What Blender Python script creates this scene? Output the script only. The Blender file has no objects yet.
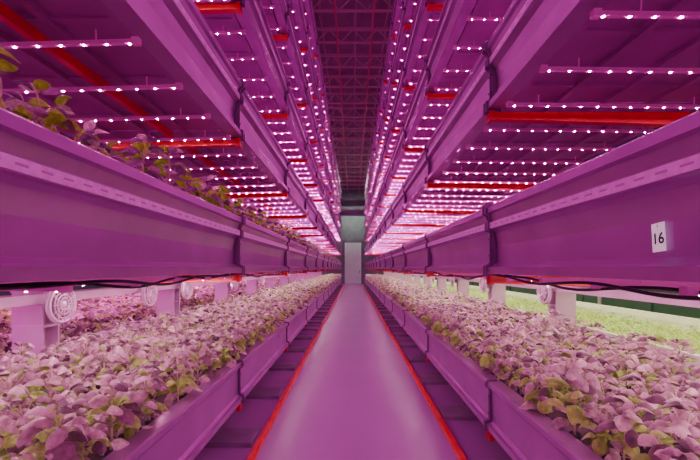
import bpy, math, random, bmesh
import numpy as np
from mathutils import Vector, Matrix
random.seed(7)
scene = bpy.context.scene
COL = scene.collection
EYE = 1.5
NT = 7
def B(t): return .34 if t == 0 else 1.46 + 1.18*(t-1)
SP = {-1: 2.5, 1: 2.4}
NBS = {-1: 14, 1: 15}
J0 = {-1: -1.5, 1: -1.9}
def joint(s, i): return J0[s] + SP[s]*i
YEND = 34.1

# ------------------------------------------------ materials
def mat(name, col, rough=.5, metal=0.0, noise=0.0, nscale=6.0, bump=0.0, emis=None, estr=0.0, coat=0.0):
    m = bpy.data.materials.new(name); m.use_nodes = True
    nt = m.node_tree; b = nt.nodes['Principled BSDF']
    b.inputs['Base Color'].default_value = (*col, 1)
    b.inputs['Roughness'].default_value = rough
    b.inputs['Metallic'].default_value = metal
    if coat: b.inputs['Coat Weight'].default_value = coat
    if emis:
        b.inputs['Emission Color'].default_value = (*emis, 1)
        b.inputs['Emission Strength'].default_value = estr
    if noise or bump:
        tc = nt.nodes.new('ShaderNodeTexCoord'); n = nt.nodes.new('ShaderNodeTexNoise')
        n.inputs['Scale'].default_value = nscale; n.inputs['Detail'].default_value = 5
        nt.links.new(tc.outputs['Object'], n.inputs['Vector'])
        if noise:
            r = nt.nodes.new('ShaderNodeValToRGB')
            r.color_ramp.elements[0].position = .3; r.color_ramp.elements[1].position = .7
            r.color_ramp.elements[0].color = (*[c*(1-noise) for c in col], 1)
            r.color_ramp.elements[1].color = (*[min(1, c*(1+noise)) for c in col], 1)
            nt.links.new(n.outputs['Fac'], r.inputs['Fac'])
            nt.links.new(r.outputs['Color'], b.inputs['Base Color'])
        if bump:
            bp = nt.nodes.new('ShaderNodeBump'); bp.inputs['Strength'].default_value = bump
            bp.inputs['Distance'].default_value = .01
            nt.links.new(n.outputs['Fac'], bp.inputs['Height'])
            nt.links.new(bp.outputs['Normal'], b.inputs['Normal'])
    return m

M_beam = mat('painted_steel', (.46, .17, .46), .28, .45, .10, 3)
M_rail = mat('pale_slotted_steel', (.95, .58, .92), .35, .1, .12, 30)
M_slot = mat('rail_slot_shade', (.62, .30, .60), .6)
M_tray = mat('tray_steel', (.46, .09, .43), .5, .1, .12, 4)
M_clamp = mat('purple_grey_clamp_steel', (.20, .07, .21), .4, .4)
M_red = mat('red_enamel', (.80, .02, .02), .4, 0, .08, 8)
M_tie = mat('red_tie', (.85, .02, .05), .5, 0, .08, 8)
M_redrail = mat('red_floor_rail', (.85, .012, .035), .45, 0, .1, 5)
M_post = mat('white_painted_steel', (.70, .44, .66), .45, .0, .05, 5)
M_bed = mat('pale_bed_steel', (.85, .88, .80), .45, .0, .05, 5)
M_dark = mat('dark_rubber', (.035, .02, .04), .6)
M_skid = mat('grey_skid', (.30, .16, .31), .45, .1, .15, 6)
M_cable = mat('black_cable', (.012, .01, .015), .5)
M_raft = mat('planting_raft_plastic', (.14, .06, .11), .6, 0, .15, 12)
M_hous = mat('lamp_housing', (.88, .24, .70), .35, .1, emis=(1, .07, .6), estr=.06)  # faint emission added so the housings look lit
M_led = mat('led_magenta', (1, .8, 1), .3, emis=(1.0, .17, .72), estr=1400)
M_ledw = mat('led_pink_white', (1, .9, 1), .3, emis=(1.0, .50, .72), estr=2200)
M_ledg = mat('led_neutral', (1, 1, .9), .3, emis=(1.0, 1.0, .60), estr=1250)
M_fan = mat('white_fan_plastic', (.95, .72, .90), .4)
M_blade = mat('fan_blade_grey', (.30, .16, .28), .5)
M_stem = mat('basil_stem', (.70, .62, .40), .5)
M_cup = mat('net_cup_plastic', (.10, .05, .09), .5)
M_sign = mat('sign_white_glow', (.98, .98, .98), .4, emis=(1, .9, .95), estr=.35)  # emission whitens the tag, though it is no light source
M_ink = mat('sign_black', (.01, .01, .01), .5)
M_ceil = mat('roof_deck', (.34, .17, .28), .7, 0, .2, 2)
M_joist = mat('roof_joist_steel', (.66, .32, .48), .5, .1)
M_pipe = mat('dull_red_pipe', (.60, .10, .18), .5)
M_duct = mat('duct_steel', (.22, .23, .28), .4, .4)
M_wall = mat('wall_panel', (.22, .23, .26), .7, 0, .1, 2)
M_green = mat('green_panel', (.07, .19, .11), .6, 0, .1, 2)
M_door = mat('door_pale', (.68, .95, .76), .5, 0, .05, 3)
M_tube = mat('neutral_fill_tube', (1, 1, 1), .5, emis=(.8, 1, .75), estr=200)
M_floor = mat('epoxy_floor', (.46, .17, .48), .27, 0, .03, .8)

def leaf_mat(name, cols, trans=.25):
    m = bpy.data.materials.new(name); m.use_nodes = True
    nt = m.node_tree; b = nt.nodes['Principled BSDF']; out = nt.nodes['Material Output']
    g = nt.nodes.new('ShaderNodeNewGeometry'); r = nt.nodes.new('ShaderNodeValToRGB')
    el = r.color_ramp.elements
    el[0].position, el[0].color = cols[0][0], (*cols[0][1], 1)
    el[1].position, el[1].color = cols[-1][0], (*cols[-1][1], 1)
    for p, c in cols[1:-1]:
        e = el.new(p); e.color = (*c, 1)
    nt.links.new(g.outputs['Random Per Island'], r.inputs['Fac'])
    tc = nt.nodes.new('ShaderNodeTexCoord'); n = nt.nodes.new('ShaderNodeTexNoise')
    n.inputs['Scale'].default_value = 40; n.inputs['Detail'].default_value = 3
    nt.links.new(tc.outputs['Object'], n.inputs['Vector'])
    bp = nt.nodes.new('ShaderNodeBump'); bp.inputs['Strength'].default_value = .7
    bp.inputs['Distance'].default_value = .01
    nt.links.new(n.outputs['Fac'], bp.inputs['Height']); nt.links.new(bp.outputs['Normal'], b.inputs['Normal'])
    mr = nt.nodes.new('ShaderNodeMapRange'); mr.inputs['From Min'].default_value = .3; mr.inputs['From Max'].default_value = .7
    mr.inputs['To Min'].default_value = .6; mr.inputs['To Max'].default_value = 1.12
    nt.links.new(n.outputs['Fac'], mr.inputs['Value'])
    vm = nt.nodes.new('ShaderNodeVectorMath'); vm.operation = 'SCALE'
    nt.links.new(r.outputs['Color'], vm.inputs[0]); nt.links.new(mr.outputs['Result'], vm.inputs['Scale'])
    nt.links.new(vm.outputs['Vector'], b.inputs['Base Color'])
    b.inputs['Roughness'].default_value = .30
    tr = nt.nodes.new('ShaderNodeBsdfTranslucent')
    nt.links.new(vm.outputs['Vector'], tr.inputs['Color'])
    ms = nt.nodes.new('ShaderNodeMixShader'); ms.inputs[0].default_value = trans
    nt.links.new(b.outputs[0], ms.inputs[1]); nt.links.new(tr.outputs[0], ms.inputs[2])
    nt.links.new(ms.outputs[0], out.inputs['Surface'])
    return m
M_leaf = leaf_mat('basil_leaf', [(0, (.12, .06, .09)), (.18, (.36, .20, .25)), (.42, (.70, .46, .50)), (.66, (.95, .76, .70)), (.70, (.30, .60, .06)), (.86, (.52, .86, .14)), (1, (.78, .94, .34))], .12)
M_leaf_up = leaf_mat('basil_leaf_young', [(0, (.20, .08, .20)), (.25, (.50, .24, .45)), (.42, (.85, .62, .66)), (.48, (.28, .95, .03)), (.8, (.46, 1.0, .05)), (1, (.74, 1.0, .12))], .5)
M_leaf_green = leaf_mat('seedling_leaf', [(0, (.42, .58, .12)), (.5, (.58, .76, .20)), (1, (.74, .84, .30))])

# ------------------------------------------------ mesh helpers
def mesh(name, V, F, m, smooth=False):
    me = bpy.data.meshes.new(name); me.from_pydata(V, [], F); me.materials.append(m)
    if smooth:
        me.polygons.foreach_set('use_smooth', [True]*len(me.polygons))
    if len(F) < 5000:
        bm = bmesh.new(); bm.from_mesh(me)
        bmesh.ops.recalc_face_normals(bm, faces=bm.faces)
        bm.to_mesh(me); bm.free()
    me.update()
    return me
def obj(name, data, parent=None, loc=(0, 0, 0), label=None, cat=None, group=None, kind=None, rot=None):
    o = bpy.data.objects.new(name, data); COL.objects.link(o)
    o.location = loc
    if rot: o.rotation_euler = rot
    if parent: o.parent = parent
    if label: o['label'] = label
    if cat: o['category'] = cat
    if group: o['group'] = group
    if kind: o['kind'] = kind
    return o
class G:
    def __init__(s): s.V = []; s.F = []
    def add(s, V, F):
        n = len(s.V); s.V += [tuple(v) for v in V]; s.F += [tuple(i+n for i in f) for f in F]
    def box(s, x0, x1, y0, y1, z0, z1):
        x0, x1 = min(x0, x1), max(x0, x1)
        V = [(x0,y0,z0),(x1,y0,z0),(x1,y1,z0),(x0,y1,z0),(x0,y0,z1),(x1,y0,z1),(x1,y1,z1),(x0,y1,z1)]
        s.add(V, [(0,3,2,1),(4,5,6,7),(0,1,5,4),(1,2,6,5),(2,3,7,6),(3,0,4,7)])
    def prism(s, P, y0, y1):
        n = len(P); V = [(x, y0, z) for x, z in P]+[(x, y1, z) for x, z in P]
        F = [tuple(range(n)), tuple(range(2*n-1, n-1, -1))]+[(i, (i+1) % n, (i+1) % n+n, i+n) for i in range(n)]
        s.add(V, F)
    def rod(s, a, b, r, n=8):
        a = Vector(a); b = Vector(b); d = (b-a).normalized()
        u = d.orthogonal().normalized(); w = d.cross(u)
        V = [a+(u*math.cos(2*math.pi*i/n)+w*math.sin(2*math.pi*i/n))*r for i in range(n)]
        V += [v+(b-a) for v in V]
        F = [tuple(range(n-1, -1, -1)), tuple(range(n, 2*n))]+[(i, (i+1) % n, (i+1) % n+n, i+n) for i in range(n)]
        s.add(V, F)
    def torus(s, c, R, r, n=28, k=8):
        V = []
        for i in range(n):
            a = 2*math.pi*i/n
            for j in range(k):
                b = 2*math.pi*j/k; q = R+r*math.cos(b)
                V.append((c[0]+r*math.sin(b), c[1]+q*math.cos(a), c[2]+q*math.sin(a)))
        F = [(i*k+j, i*k+(j+1) % k, ((i+1) % n)*k+(j+1) % k, ((i+1) % n)*k+j) for i in range(n) for j in range(k)]
        s.add(V, F)
    def tube(s, pts, r, k=7):
        V = []; n = len(pts)
        for i, p in enumerate(pts):
            p = Vector(p); d = (Vector(pts[min(i+1, n-1)])-Vector(pts[max(i-1, 0)])).normalized()
            u = d.cross(Vector((1, 0, 0))).normalized(); w = d.cross(u)
            V += [p+(u*math.cos(2*math.pi*j/k)+w*math.sin(2*math.pi*j/k))*r for j in range(k)]
        F = [(i*k+j, i*k+(j+1) % k, (i+1)*k+(j+1) % k, (i+1)*k+j) for i in range(n-1) for j in range(k)]
        F += [tuple(range(k-1, -1, -1)), tuple(range((n-1)*k, n*k))]
        s.add(V, F)
    def mesh(s, name, m, smooth=False): return mesh(name, s.V, s.F, m, smooth)

# ------------------------------------------------ setting
g = G(); g.box(-7, 7, -4, 40, -.1, 0)
obj('floor', g.mesh('floor', M_floor), label='glossy purple-lit epoxy concrete floor', cat='floor', kind='structure')
g = G(); g.box(-7, 7, -4, 40, 9.3, 9.4)
obj('ceiling', g.mesh('ceiling', M_ceil), label='dark metal roof deck', cat='ceiling', kind='structure')
for nm, s in (('wall_left', -1), ('wall_right', 1)):
    g = G(); g.box(s*6.0, s*6.15, -4, 40, 0, 6.8)  # stops short of the roof: unseen gap added to admit world light
    for i in range(18): g.box(s*5.96, s*6.0, -4+2.4*i, -3.92+2.4*i, 0, 9.3)
    obj(nm, g.mesh(nm, M_green), label='dark green insulated wall panels', cat='wall', kind='structure')
g = G(); g.box(-6, 6, 38, 38.15, 0, 9.3)
obj('wall_back', g.mesh('wall_back', M_wall), label='grey panelled end wall', cat='wall', kind='structure')
dr = obj('door_1', None, loc=(0, 37.9, 0), label='narrow pale green-white door in the end wall', cat='door', kind='structure')
g = G(); g.box(-.78, .78, -.04, .04, .02, 3.9); g.box(-.6, .6, -.055, -.04, .3, 1.7); g.box(-.6, .6, -.055, -.04, 2.0, 3.6)
obj('door_panel', g.mesh('door_panel', M_door), dr)
g = G(); g.box(-.9, -.79, -.06, .06, 0, 4.1); g.box(.79, .9, -.06, .06, 0, 4.1); g.box(-.9, .9, -.06, .06, 3.95, 4.1)
obj('door_frame', g.mesh('door_frame', M_duct), dr)
g = G(); g.rod((.6, -.08, 1.0), (.6, -.08, 1.3), .02); g.rod((.6, -.08, 1.03), (.6, -.04, 1.03), .012); g.rod((.6, -.08, 1.27), (.6, -.04, 1.27), .012)
obj('door_handle', g.mesh('door_handle', M_dark), dr)
lf = obj('door_fill_lamp', None, loc=(0, 36.2, 6.6), label='added neutral fill lamp, unseen behind the duct, brightening the end door', cat='lamp')  # extra fixture added to brighten the door, hidden behind the duct
g = G(); g.box(-.7, .7, -.06, .06, 0, .06)
g.rod((-.5, 0, .05), (-.5, 0, .46), .01); g.rod((.5, 0, .05), (.5, 0, .46), .01)
obj('fill_lamp_body', g.mesh('fill_lamp_body', M_duct), lf)
g = G(); g.rod((-.66, 0, -.03), (.66, 0, -.03), .03)
obj('fill_lamp_tube', g.mesh('fill_lamp_tube', M_tube), lf)

# roof joists
g = G()
g.box(-5.95, 5.95, -.04, .04, .42, .5); g.box(-5.95, 5.95, -.035, .035, 0, .055)
n = 30
for i in range(n):
    x0 = -5.9+11.8*i/n; x1 = -5.9+11.8*(i+1)/n
    za, zb = (.05, .45) if i % 2 == 0 else (.45, .05)
    g.rod((x0, 0, za), (x1, 0, zb), .016, 6)
for x in (-1.0, 0.05, 1.0):
    g.rod((x, .04, .05), (x, 1.56, .45), .011, 6); g.rod((x+.04, .04, .45), (x+.04, 1.56, .05), .011, 6)
me = g.mesh('roof_joist', M_joist)
for i in range(24):
    obj('roof_joist', me, loc=(0, .2+1.6*i, 8.8), label='open-web steel roof joist under the dark deck', cat='roof joist', group='roof joists')
g = G(); g.rod((0, -3.5, 0), (0, 37.9, 0), .03, 10)
pm = g.mesh('sprinkler_pipe', M_pipe, True)
for x in (-.5, .58):
    obj('sprinkler_pipe', pm, loc=(x, 0, 8.765), label='long dull red pipe slung under the roof joists', cat='pipe', group='ceiling pipes')
for k, (y, z) in enumerate(((34.9, 6.3), (36.2, 7.3))):
    g = G(); g.box(-2.2, 2.2, -.3, .3, -.25, .25)
    for i in range(9): g.box(-2.2+i*.54, -2.16+i*.54, -.33, .33, -.28, .28)
    for x in (-2, 2): g.rod((x, 0, .25), (x, 0, 9.3-z), .02)
    obj('ventilation_duct', g.mesh('ventilation_duct', M_duct), loc=(0, y, z), label='grey rectangular ventilation duct hanging across the aisle end', cat='duct', group='ventilation ducts')

for x in (-.80, .86):
    g = G(); g.box(-.02, .02, -2, 34.5, 0, .028); g.box(-.032, .032, -2, 34.5, 0, .006)
    obj('guide_rail', g.mesh('guide_rail', M_redrail), loc=(x, 0, 0), label='thin red guide rail running along the aisle floor', cat='floor rail', group='aisle guide rails')

# ------------------------------------------------ beam profiles
PF = [(1.075, .485), (.975, .485), (.965, .475), (.965, .435), (.985, .425), (1.0, .375), (.985, .368), (.985, .318), (1.0, .31),
      (1.02, .29), (1.035, .20), (1.035, .075), (1.0, .055), (.968, .045), (.968, .0), (1.075, 0), (1.075, .015), (.985, .015), (.985, .04), (1.01, .05), (1.05, .07), (1.05, .2), (1.035, .3), (1.015, .32), (1.015, .37), (1.0, .43), (.99, .44), (.985, .47), (1.075, .47)]
PL = [(1.075, .34), (.985, .34), (.972, .332), (.972, .305), (.99, .295), (1.0, .27), (1.005, .06), (.985, .045), (.965, .04), (.965, 0), (1.075, 0), (1.075, .012), (.98, .012), (.98, .03), (1.0, .035), (1.02, .055), (1.015, .28), (1.0, .30), (.99, .325), (1.075, .328)]
beam_me = {}; rail_me = {}; slot_me = {}; clamp_me = {}; tray_me = {}; raft_me = {}
for s in (-1, 1):
    LN = SP[s]
    g = G(); g.prism([((x-1)*s, z) for x, z in PF], .008, LN-.008); beam_me[s, 1] = g.mesh('shelf_beam', M_beam)
    g = G(); g.prism([((x-1)*s, z) for x, z in PL], .004, LN-.004); beam_me[s, 0] = g.mesh('shelf_beam', M_beam)
    g = G(); g.box(s*-.021, s*-.014, .02, LN-.02, .322, .364)
    rm = g.mesh('slotted_rail', M_rail); rm.materials.append(M_slot)
    bm = bmesh.new(); bm.from_mesh(rm)
    for i in range(24):
        y = .06+i*.098
        vs = [bm.verts.new((s*-.0216, yy, zz)) for yy, zz in ((y, .340), (y+.05, .340), (y+.05, .348), (y, .348))]
        f = bm.faces.new(vs if s > 0 else vs[::-1]); f.material_index = 1
    bm.to_mesh(rm); bm.free(); rm.update()
    rail_me[s] = rm
    outer = [(.955, .5), (.945, .49), (.945, .43), (.97, .415), (.985, .38), (.965, .372), (.965, .312), (.985, .30), (1.0, .285), (1.0, .085), (.985, .068), (.952, .055), (.952, -.02), (1.06, -.02)]
    inner = [(1.06, -.005), (.962, -.005), (.962, .045), (1.0, .055), (1.03, .075), (1.03, .20), (1.015, .29), (1.0, .31), (.984, .318), (.984, .368), (1.0, .375), (.985, .425), (.964, .435), (.964, .486), (1.03, .486), (1.03, .5)]
    P = [((x-1)*s, z) for x, z in outer+inner]
    g = G(); g.prism(P, -.032, -.010); g.prism(P, .010, .032)
    g.box(s*-.010, s*.01, -.010, .010, .08, .30)
    for y in (-.021, .021):
        for z in (.13, .25): g.rod((-.012*s, y, z), (.004*s, y, z), .007, 6)
    clamp_me[s, 1] = g.mesh('beam_clamp', M_clamp)
    P = [((x-1)*s, z) for x, z in [(1.04, .352), (.968, .352), (.958, .335), (.958, .30), (.985, .28), (.985, .07), (.952, .05), (.952, -.012), (1.06, -.012), (1.06, -.002), (.962, -.002), (.962, .042), (.998, .06), (.998, .28), (.970, .30), (.970, .335), (.98, .342), (1.04, .342)]]
    g = G(); g.prism(P, -.015, .015)
    for z in (.11, .23): g.rod((-.02*s, 0, z), (.0, 0, z), .007, 6)
    clamp_me[s, 0] = g.mesh('beam_clamp', M_clamp)
    for lo in (0, 1):
        h = .40 if lo else .26
        g = G(); g.box(s*.055, s*1.58, .01, LN-.01, .06, .075)
        for i in range(5): g.box(s*(.10+.34*i), s*(.14+.34*i), .01, LN-.01, .03, .06)
        g.box(s*1.56, s*1.58, .01, LN-.01, .075, h)
        for i in range(4): g.box(s*.06, s*1.56, .3+.6*i, .34+.6*i, .045, .06)
        tray_me[s, lo] = g.mesh('growing_tray', M_tray)
    g = G(); g.box(s*.055, s*1.55, .02, LN-.02, 0, .04)
    for i in range(5): g.box(s*(.08+.3*i), s*(.12+.3*i), .02, LN-.02, -.12, 0)
    raft_me[s] = g.mesh('planting_raft', M_raft)
for s in (-1, 1):
    for i in range(NBS[s]):
        y = joint(s, i)
        for t in range(NT):
            lo = 0 if t == 0 else 1
            bo = obj('shelf_beam', beam_me[s, lo], loc=(s, y, B(t)), label='painted steel channel beam edging a growing shelf' if lo else 'slim smooth painted steel gutter beam beside the aisle', cat='shelf beam', group='shelf edge beams')
            if lo: obj('slotted_rail', rail_me[s], bo, label='pale slotted rail strip')
            obj('growing_tray', tray_me[s, lo], loc=(s, y, B(t)), label='shallow ribbed metal growing tray behind the edge beam', cat='growing tray', group='growing trays')
            if t < 2:
                obj('planting_raft', raft_me[s], loc=(s, y, B(t)+(.24 if t == 0 else .36)), label='planting raft holding the basil plants', cat='planting raft', group='planting rafts')

# ------------------------------------------------ cantilever columns
post_me = {}; arm_me = {}; leg_me = {}
for s in (-1, 1):
    g = G()
    g.box(-.13, .13, -.10, -.08, 0, 8.3); g.box(-.13, .13, .08, .10, 0, 8.3); g.box(-.02, .02, -.08, .08, 0, 8.3)
    g.box(-.19, .19, -.14, .14, 0, .03)
    for z in np.arange(.4, 8.2, .295): g.box(-.14, .14, -.105, .105, z, z+.02)
    post_me[s] = g.mesh('post', M_post)
    g = G()
    x0, x1 = -s*.13, -s*1.79
    g.prism([(x0, -.02), (x1, -.02), (x1, -.07), (x0, -.12)], -.03, .03)
    g.box(x1, x1+s*.03, -.04, .04, -.08, -.012)
    g.box(x0, x0-s*.03, -.07, .07, -.16, .02)
    arm_me[s] = g.mesh('arm', M_red)
    g = G(); x1 = -s*(1.92 if s < 0 else 1.87)
    g.prism([(-s*.13, 0), (x1, 0), (x1, .035), (x1+s*.5, .045), (-s*.13, .05)], -.16, .16)
    leg_me[s] = g.mesh('base_leg', M_skid)
XP = 2.77
for s in (-1, 1):
    for i in range(NBS[s]+1):
        y = joint(s, i)
        if y < 0: continue
        c = obj('cantilever_rack_column', None, loc=(s*XP, y, 0), label='white steel rack column with red cantilever arms', cat='rack column', group='cantilever rack columns')
        obj('post', post_me[s], c)
        obj('base_leg', leg_me[s], c)
        for t in range(NT):
            obj('arm', arm_me[s], c, (0, 0, B(t)), label='red enamelled cantilever arm')
            obj('beam_clamp', clamp_me[s, 1 if t else 0], c, (s*(1-XP), 0, B(t)), label='dark purple-grey steel clamp joining two beams')
            if t < 2: obj('arm', arm_me[-s], c, (0, 0, B(t)), label='red enamelled cantilever arm')
        if i < NBS[s]:
            obj('floor_skid', leg_me[s], loc=(s*XP, y+SP[s]/2, 0), label='low flat dark steel support on the floor under the shelving', cat='floor skid', group='floor skids')
g = G(); g.box(-.018, .018, .06, 2.44, -.03, .028)
tm = g.mesh('tie_bar', M_tie)
for i in range(NBS[-1]):
    obj('tie_bar', tm, loc=(-1.56, joint(-1, i), B(2)), label='red tie bar running lengthwise under the shelf', cat='tie bar', group='red tie bars')

# ------------------------------------------------ light bars
ND = 13
def diode_geo(g, cx, cy, z, r=.0050, h=.002):
    k = 6
    g.add([(cx+r*math.cos(2*math.pi*i/k), cy+r*math.sin(2*math.pi*i/k), z-h) for i in range(k)], [tuple(range(k-1, -1, -1))])
DX = [.09+.112*i for i in range(ND)]
def hous(g, s, ox=0, oy=0, oz=0):
    g.box(ox+s*.04, ox+s*1.5, oy-.012, oy+.012, oz-.045, oz-.026)
    g.box(ox+s*.04, ox+s*.075, oy-.016, oy+.016, oz-.05, oz-.018)
    for x in (.25, 1.3): g.box(ox+s*x, ox+s*(x+.006), oy-.003, oy+.003, oz-.026, oz+.03)
hous_me = {}; row_me = {}
for s in (-1, 1):
    g = G(); hous(g, s); hous_me[s] = g.mesh('lamp_housing', M_hous)
def flatmesh(name, g, m):
    me = bpy.data.meshes.new(name); me.from_pydata(g.V, [], g.F); me.materials.append(m); me.update(); return me
for s in (-1, 1):
    for nm, mm in (('m', M_led), ('w', M_ledw)):
        g = G()
        for x in DX: diode_geo(g, s*x, 0, -.045)
        row_me[s, nm] = flatmesh('diode_row', g, mm)
g = G(); diode_geo(g, 0, 0, 0); single_me = flatmesh('diode', g, M_led)
allb = []
for s in (-1, 1):
    y = .51 if s < 0 else .30
    ys = []
    while y < 33.9:
        if min(abs(y-joint(s, i)) for i in range(NBS[s]+1)) > .07: ys.append(y)
        y += .48
    ys = [-.9, -.3]+ys
    for t in range(1, NT):
        for y in ys: allb.append((s, t, y))
def vis(b):
    s, t, y = b
    if y < .9: return 999
    base = {1: 22, 2: 0, 3: 6, 4: 14, 5: 22, 6: 30}[t]
    if t == 3 and y < 2.5 or t == 4 and y < 4 or t >= 5 and y < 6: return 500
    return y+base
allb.sort(key=vis)
gh = G(); gd = G(); gw = G()
for n_, (s, t, y) in enumerate(allb):
    if n_ < 300:
        tilt = -.028 if s < 0 else .012
        o = obj('led_light_bar', hous_me[s], loc=(s, y, B(t)), rot=(0, tilt if t > 1 else 0, 0), label='slim grow-light bar with a row of glowing pink diodes', cat='grow light', group='led grow-light bars')
        if t == 2 and y < 4.2:
            for x in DX: obj('diode', single_me, o, (s*x, 0, -.045))
        else:
            obj('diode_row', row_me[s, 'w' if t == 1 else 'm'], o, label='row of glowing diodes', kind='stuff')
    else:
        hous(gh, s, s, y, B(t))
        for x in DX: diode_geo(gw if t == 1 else gd, s+s*x, y, B(t)-.045)
rest = obj('led_light_bar', gh.mesh('light_bars_rest', M_hous), label='remaining slim grow-light bars along the far shelves', cat='grow light', group='led grow-light bars', kind='stuff')
obj('diode_row', flatmesh('diodes_rest', gd, M_led), rest, kind='stuff')
obj('diode_row', flatmesh('diodes_rest_low', gw, M_ledw), rest, kind='stuff')

# ------------------------------------------------ neighbouring racks
for s in (-1, 1):
    for t in (0, 1):
        g = G()
        h = .40 if t == 0 else .44
        P = [(s*(x+1.98), z) for x, z in [(1.0, 0), (1.0, h), (1.05, h), (1.05, .03), (2.5, .03), (2.5, h), (2.56, h), (2.56, 0)]]
        g.prism(P, 0, YEND)
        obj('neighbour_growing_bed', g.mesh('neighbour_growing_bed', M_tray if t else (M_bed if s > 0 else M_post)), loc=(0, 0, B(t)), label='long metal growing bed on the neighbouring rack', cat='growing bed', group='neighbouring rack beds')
    g = G(); g.box(s*3.035, s*4.47, 0, YEND, .03, .32)
    obj('seedling_raft', g.mesh('seedling_raft', M_leaf_green if s > 0 else M_raft), loc=(0, 0, B(0)), label='long raft in the neighbouring bed', cat='planting raft')
    if s > 0:
        g = G(); g.box(4.46, 4.56, 0, YEND, B(0)+.401, B(0)+.49)
        obj('bed_edge_rail', g.mesh('bed_edge_rail', M_bed), label='white rail along the outer edge of the seedling bed', cat='rail')
    gh = G(); gd = G()
    for k in range(70):
        y = .6+.48*k
        hous(gh, s, s*2.97, y, B(1)-.03)
        for x in DX[::2]: diode_geo(gd, s*(2.97+x), y, B(1)-.075, .010)
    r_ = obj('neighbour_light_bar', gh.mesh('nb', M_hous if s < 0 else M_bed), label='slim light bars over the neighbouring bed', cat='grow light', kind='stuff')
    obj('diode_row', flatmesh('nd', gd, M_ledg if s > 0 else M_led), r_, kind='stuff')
    g = G(); g.box(s*5.5, s*5.96, 0, YEND, .98, 1.03)
    for k in range(12): g.box(s*5.86, s*5.9, .5+3*k, .58+3*k, 0, .98)
    obj('wall_ledge', g.mesh('wall_ledge', M_bed), label='white ledge running along the green wall', cat='ledge')
    g = G(); g.box(-.02, .02, 0, YEND, -.04, .04)
    obj('tie_rail', g.mesh('tie_rail', M_post), loc=(s*2.62, 0, 1.24), label='pale lengthwise rail fixed in front of the rack columns', cat='rail', group='lengthwise rails')

# ------------------------------------------------ fans
g = G(); g.torus((0, 0, 0), .15, .016); g.torus((.02, 0, 0), .15, .012); ring_me = g.mesh('fan_ring', M_fan, True)
g = G()
for R in (.05, .083, .116): g.torus((0, 0, 0), R, .005, n=26, k=6)
for i in range(12):
    a = i*math.pi/6; g.rod((0, .03*math.cos(a), .03*math.sin(a)), (0, .145*math.cos(a), .145*math.sin(a)), .0025, 5)
guard_me = g.mesh('fan_guard', M_fan, True)
g = G(); g.rod((-.025, 0, 0), (.03, 0, 0), .035, 14); hub_me = g.mesh('fan_hub', M_fan, True)
V = []; F = []
for i in range(5):
    r = .03+.1*i/4; w = .022+.022*i/4
    for j in range(3):
        q = (j-1)*w; V.append((q*.5*(1.2-.15*i), q, r))
    if i:
        for j in range(2): F.append(((i-1)*3+j, (i-1)*3+j+1, i*3+j+1, i*3+j))
blade_me = mesh('fan_blade', V, F, M_blade, True)
g = G(); g.box(-.015, .015, -.015, .015, .15, .25)
mount_me = g.mesh('fan_mount', M_fan)
fans = [(-1, 3.42), (-1, 4.9), (-1, 6.0), (-1, 8.5), (-1, 11.0), (1, 5.24), (1, 7.7), (1, 10.1), (1, 12.5)]
for s, y in fans:
    f = obj('circulation_fan', None, loc=(s*2.50, y, 1.19), label='small white round circulation fan with ringed guard', cat='fan', group='circulation fans')
    obj('fan_ring', ring_me, f); obj('fan_guard', guard_me, f, (-s*.035, 0, 0)); obj('fan_hub', hub_me, f); obj('fan_mount', mount_me, f)
    for k in range(5):
        b = obj('fan_blade', blade_me, f); b.rotation_euler = (k*2*math.pi/5, 0, 0)

# ------------------------------------------------ cables
rc = random.Random(3)
for s in (-1, 1):
    for i in range(0, 8):
        y0 = joint(s, i)
        if y0+SP[s] < 1: continue
        for q in range(2):
            L = SP[s]-.1; a1, a2 = rc.uniform(.01, .03), rc.uniform(.005, .02); ph = rc.uniform(0, 6)
            pts = []
            for k in range(33):
                u = k/32
                pts.append((s*(1.03+.05*q+.008*math.sin(9*u+ph)), y0+.05+L*u, B(1)-.012-math.sin(math.pi*u)*(a1+a2*math.sin(13*u+ph)+.01)))
            g = G(); g.tube(pts, .007)
            obj('power_cable', g.mesh('power_cable', M_cable, True), label='black power cable drooping under the shelf beam', cat='cable', group='hanging power cables')

# ------------------------------------------------ sign 16
sg = obj('number_sign', None, loc=(1.0225, 1.338, EYE+.103), rot=(-.08, 0, 0), label='small white tag with a black number 16 on the beam', cat='sign')
g = G(); g.box(-.0015, .0015, -.028, .028, -.048, .048); g.box(.0015, .010, -.008, .008, -.035, .04)
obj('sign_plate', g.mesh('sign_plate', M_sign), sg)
tc = bpy.data.curves.new('sign_number', 'FONT'); tc.body = '16'; tc.size = .052; tc.align_x = 'CENTER'; tc.align_y = 'CENTER'; tc.extrude = .0003; tc.offset = .0009
tc.materials.append(M_ink)
tmp = bpy.data.objects.new('tmp', tc); COL.objects.link(tmp)
dg = bpy.context.evaluated_depsgraph_get()
tme = bpy.data.meshes.new_from_object(tmp.evaluated_get(dg)); bpy.data.objects.remove(tmp)
to = obj('sign_number', tme, sg, (-.0022, 0, -.006)); to.rotation_euler = (math.pi/2, 0, -math.pi/2)
g = G(); g.rod((-.0005, 0, .038), (-.003, 0, .038), .0025, 8)
obj('rivet', g.mesh('rivet', M_ink), sg)

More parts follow.
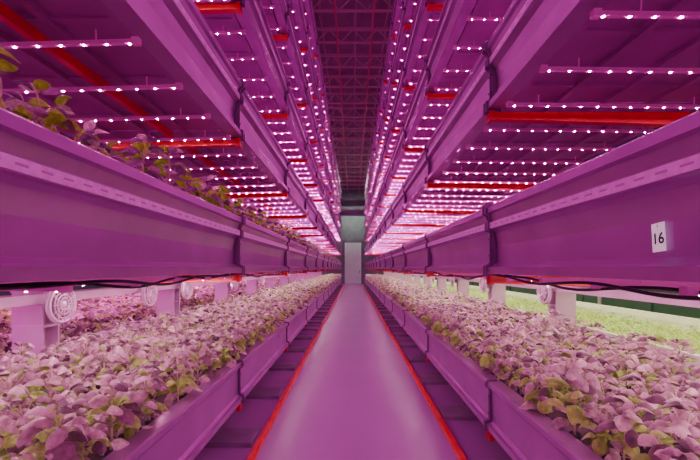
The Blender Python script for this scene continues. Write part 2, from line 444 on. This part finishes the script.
# ------------------------------------------------ plants
def leaf(L, W, nu, nv, rg):
    V = []; F = []
    droop = rg.uniform(.4, 1.3); cup = rg.uniform(.6, 1.4); tw = rg.uniform(-.3, .3)
    for i in range(nu+1):
        u = i/nu
        hw = W/2*(math.sin(math.pi*min(1, u*.96+.03)**.88))**.62 if 0 < u < 1 else (W*.05)
        for j in range(nv+1):
            v = -1+2*j/nv
            y = v*hw*(1-.15*cup*abs(v))
            x = L*(u*(1-.22*droop*u))
            z = -droop*L*u*u*.6+.22*L*math.sin(math.pi*u) - cup*abs(v)**1.7*hw*.75 + tw*v*hw*u
            z += .03*L*math.sin(u*9+abs(v)*5)*(1 if 0 < u < 1 else 0)*(abs(v) > .1)
            V.append((x, y, z))
    for i in range(nu):
        for j in range(nv):
            a = i*(nv+1)+j; F.append((a, a+1, a+nv+2, a+nv+1))
    return np.array(V), F
def rotm(az, el, roll):
    return (Matrix.Rotation(az, 3, 'Z') @ Matrix.Rotation(-el, 3, 'Y') @ Matrix.Rotation(roll, 3, 'X'))
def plant(seed, nu, nv, nodes, H=.28, Ls=.115, side=(1, 2), lowf=.28):
    rg = random.Random(seed)
    V = []; F = []; n = 0
    lean = (rg.uniform(-.04, .04), rg.uniform(-.04, .04))
    def ax(h): return Vector((lean[0]*(h/H)**2, lean[1]*(h/H)**2, h))
    stems = []
    def addleaf(p, az, el, L):
        nonlocal n
        W = L*rg.uniform(.66, .84)
        v, f = leaf(L, W, nu, nv, rg)
        R = np.array(rotm(az, el, rg.uniform(-.35, .35)))
        v = (v+np.array([.14*L, 0, 0]))@R.T+np.array(p)
        V.append(v); F.extend([tuple(q+n for q in ff) for ff in f]); n += len(v)
        tip = Vector(R@np.array([.16*L, 0, 0]))+Vector(p)
        stems.append((Vector(p), tip, .0017))
    base = rg.uniform(0, 6.28)
    for k in range(nodes):
        f = k/(nodes-1); h = H*(lowf+(1-lowf)*f)
        L = Ls*(1.08-.4*f**2)*rg.uniform(.85, 1.12)
        for q in (0, 1):
            az = base+k*math.pi/2+q*math.pi+rg.uniform(-.3, .3)
            addleaf(ax(h), az, -.05+.75*f**2+rg.uniform(-.35, .35), L)
            if k in side and k < nodes-1:
                p = ax(h)+Vector((math.cos(az+.8)*.045, math.sin(az+.8)*.045, .065))
                stems.append((ax(h), p, .0018))
                for w in range(2):
                    addleaf(p, az+.8+(w-.5)*2.4+rg.uniform(-.4, .4), rg.uniform(.0, .7), L*rg.uniform(.6, .85))
    for q in range(2):
        addleaf(ax(H), base+q*3.1, rg.uniform(.5, .9), Ls*.55)
    return np.concatenate(V), F, stems, ax, H
def stem_mesh(st, ax, H):
    g = G()
    for k in range(5): g.rod(ax(H*k/5), ax(H*(k+1)/5), .0048-.0005*k, 6)
    for a, b, r in st: g.rod(a, b, r, 5)
    return g.mesh('stem', M_stem, True)
near = []
g = G()
k = 10
V = [(r*math.cos(2*math.pi*i/k), r*math.sin(2*math.pi*i/k), z) for r, z in ((.022, .0), (.03, .03), (.024, .03), (.02, .022)) for i in range(k)]
F = [(a*k+i, a*k+(i+1) % k, (a+1)*k+(i+1) % k, (a+1)*k+i) for a in range(3) for i in range(k)]+[tuple(range(k-1, -1, -1)), tuple(range(3*k, 4*k))]
g.add(V, F); cup_me = g.mesh('net_cup', M_cup, True)
def fmesh(name, V, F, m):
    me = bpy.data.meshes.new(name); me.from_pydata(V.tolist(), [], F)
    me.materials.append(m); me.polygons.foreach_set('use_smooth', [True]*len(me.polygons)); me.update()
    return me
NV = 8
for k in range(NV):
    v, f, st, ax, H = plant(100+k, 7, 4, 5, H=.28+.04*(k % 3), Ls=.112, side=(0, 1, 2, 3), lowf=.25)
    v2, f2, st2, ax2, H2 = plant(200+k, 6, 4, 4, H=.27+.02*(k % 3), Ls=.130, side=(0, 1), lowf=.40)
    near.append((fmesh('foliage', v, f, M_leaf), stem_mesh(st, ax, H), fmesh('foliage', v2, f2, M_leaf_up), stem_mesh(st2, ax2, H2)))
def lod(seed0, nu, nv, nodes, cnt=6, **kw):
    out = []
    for k in range(cnt):
        v, f, *_ = plant(seed0+k, nu, nv, nodes, **kw); out.append((v, np.array(f)))
    return out
MID = lod(300, 4, 2, 5, Ls=.115, H=.32, side=(1, 2, 3), lowf=.25); FAR = lod(400, 3, 2, 4, Ls=.125, H=.31, side=(1, 2)); SEED = lod(500, 2, 2, 3, H=.07, Ls=.06, side=())
MIDU = lod(600, 4, 2, 4, Ls=.115, H=.25, side=(1,))
pr = random.Random(11)
def field(pos, name, m, label, group, pick):
    Vs = []; Fs = []; n = 0
    for (x, y, z) in pos:
        tv, tf = pr.choice(pick(y)); a = pr.uniform(0, 6.28); sc = pr.uniform(.68, 1.2)
        if 2.1 < abs(x) < 2.6: sc *= .78
        c, s_ = math.cos(a)*sc, math.sin(a)*sc
        v = np.empty_like(tv); v[:, 0] = tv[:, 0]*c-tv[:, 1]*s_+x; v[:, 1] = tv[:, 0]*s_+tv[:, 1]*c+y; v[:, 2] = tv[:, 2]*sc+z
        Vs.append(v); Fs.append(tf+n); n += len(v)
    V = np.concatenate(Vs); F = np.concatenate(Fs)
    me = bpy.data.meshes.new(name)
    me.vertices.add(len(V)); me.vertices.foreach_set('co', V.ravel())
    me.loops.add(F.size); me.loops.foreach_set('vertex_index', F.ravel().astype(np.int32))
    me.polygons.add(len(F)); me.polygons.foreach_set('loop_start', np.arange(0, F.size, 4, dtype=np.int32))
    me.materials.append(m); me.update(calc_edges=True); me.validate()
    me.polygons.foreach_set('use_smooth', [True]*len(me.polygons))
    return obj(name, me, label=label, cat='plant', group=group, kind='stuff')
def place(x, y, z, up=False):
    f, st, fu, su = near[pr.randrange(NV)]
    sc = pr.uniform(.85, 1.22) if up else pr.uniform(.68, 1.2)
    if 2.1 < abs(x) < 2.6: sc *= .78
    o = obj('basil_plant', su if up else st, loc=(x, y, z), rot=(pr.uniform(-.1, .1), pr.uniform(-.1, .1), pr.uniform(0, 6.28)),
            label='young yellow-green basil plant above the shelf lip' if up else 'bushy basil plant with broad pale leaves under pink light', cat='plant',
            group='basil on the upper shelf' if up else 'basil on the lower shelves')
    o.scale = (sc, sc, sc)
    obj('foliage', fu if up else f, o)
    obj('net_cup', cup_me, o)
ZL = B(0)+.28
low = []
for s in (-1, 1):
    for i in range(7):
        for j in range(int(33.0/.205)):
            y = 1.05+.205*j+pr.uniform(-.035, .035); x = 1.12+.222*i+pr.uniform(-.035, .035)
            if x/y > 1.0: continue
            low.append((s*min(max(x, 1.09), 2.47), y, ZL))
low.sort(key=lambda p: p[1])
for p in low[:300]: place(*p)
field(low[300:], 'basil_plant', M_leaf, 'dense mass of basil plants filling the rest of the lower shelves', 'basil on the lower shelves', lambda y: MID if y < 11 else FAR)
up = []
for j in range(100):
    for i in range(2):
        y = 1.18+.33*j+.1*i+pr.uniform(-.03, .03); x = 1.14+.18*i+pr.uniform(-.02, .03)
        if i == 1 and pr.random() < .45: continue
        up.append((-x, y, B(1)+.40))
up.sort(key=lambda p: p[1])
for p in up[:60]: place(*p, up=True)
field(up[60:], 'basil_plant', M_leaf_up, 'row of young basil plants along the upper shelf', 'basil on the upper shelf', lambda y: MIDU)
for s in (-1, 1):
    pos = []
    for i in range(9):
        for j in range(185):
            y = 2.8+.165*j+pr.uniform(-.03, .03); x = 3.12+.15*i+pr.uniform(-.03, .03)
            pos.append((s*x, y, B(0)+.32))
            if s > 0 and i < 8: pos.append((s*(x+.07), y+.08, B(0)+.32))
    field(pos, 'seedling_crop' if s > 0 else 'neighbour_basil', M_leaf_green if s > 0 else M_leaf,
          'bright yellow-green seedlings in the neighbouring bed' if s > 0 else 'basil plants in the neighbouring bed', 'neighbouring crops', (lambda y: SEED) if s > 0 else (lambda y: FAR))

# ------------------------------------------------ world + camera
w = bpy.data.worlds.new('World'); scene.world = w; w.use_nodes = True
w.node_tree.nodes['Background'].inputs['Color'].default_value = (1.0, .18, .72, 1)
w.node_tree.nodes['Background'].inputs['Strength'].default_value = 1.0  # tinted fill, enters at the open back and above the side walls
cam = bpy.data.cameras.new('Camera'); co = bpy.data.objects.new('Camera', cam); COL.objects.link(co)
co.location = (0, 0, EYE); co.rotation_euler = (math.pi/2, 0, 0)
cam.sensor_width = 36; cam.lens = 400/700*36; cam.shift_y = 38/700; cam.shift_x = -3/700; cam.clip_end = 200; cam.clip_start = .02
scene.camera = co
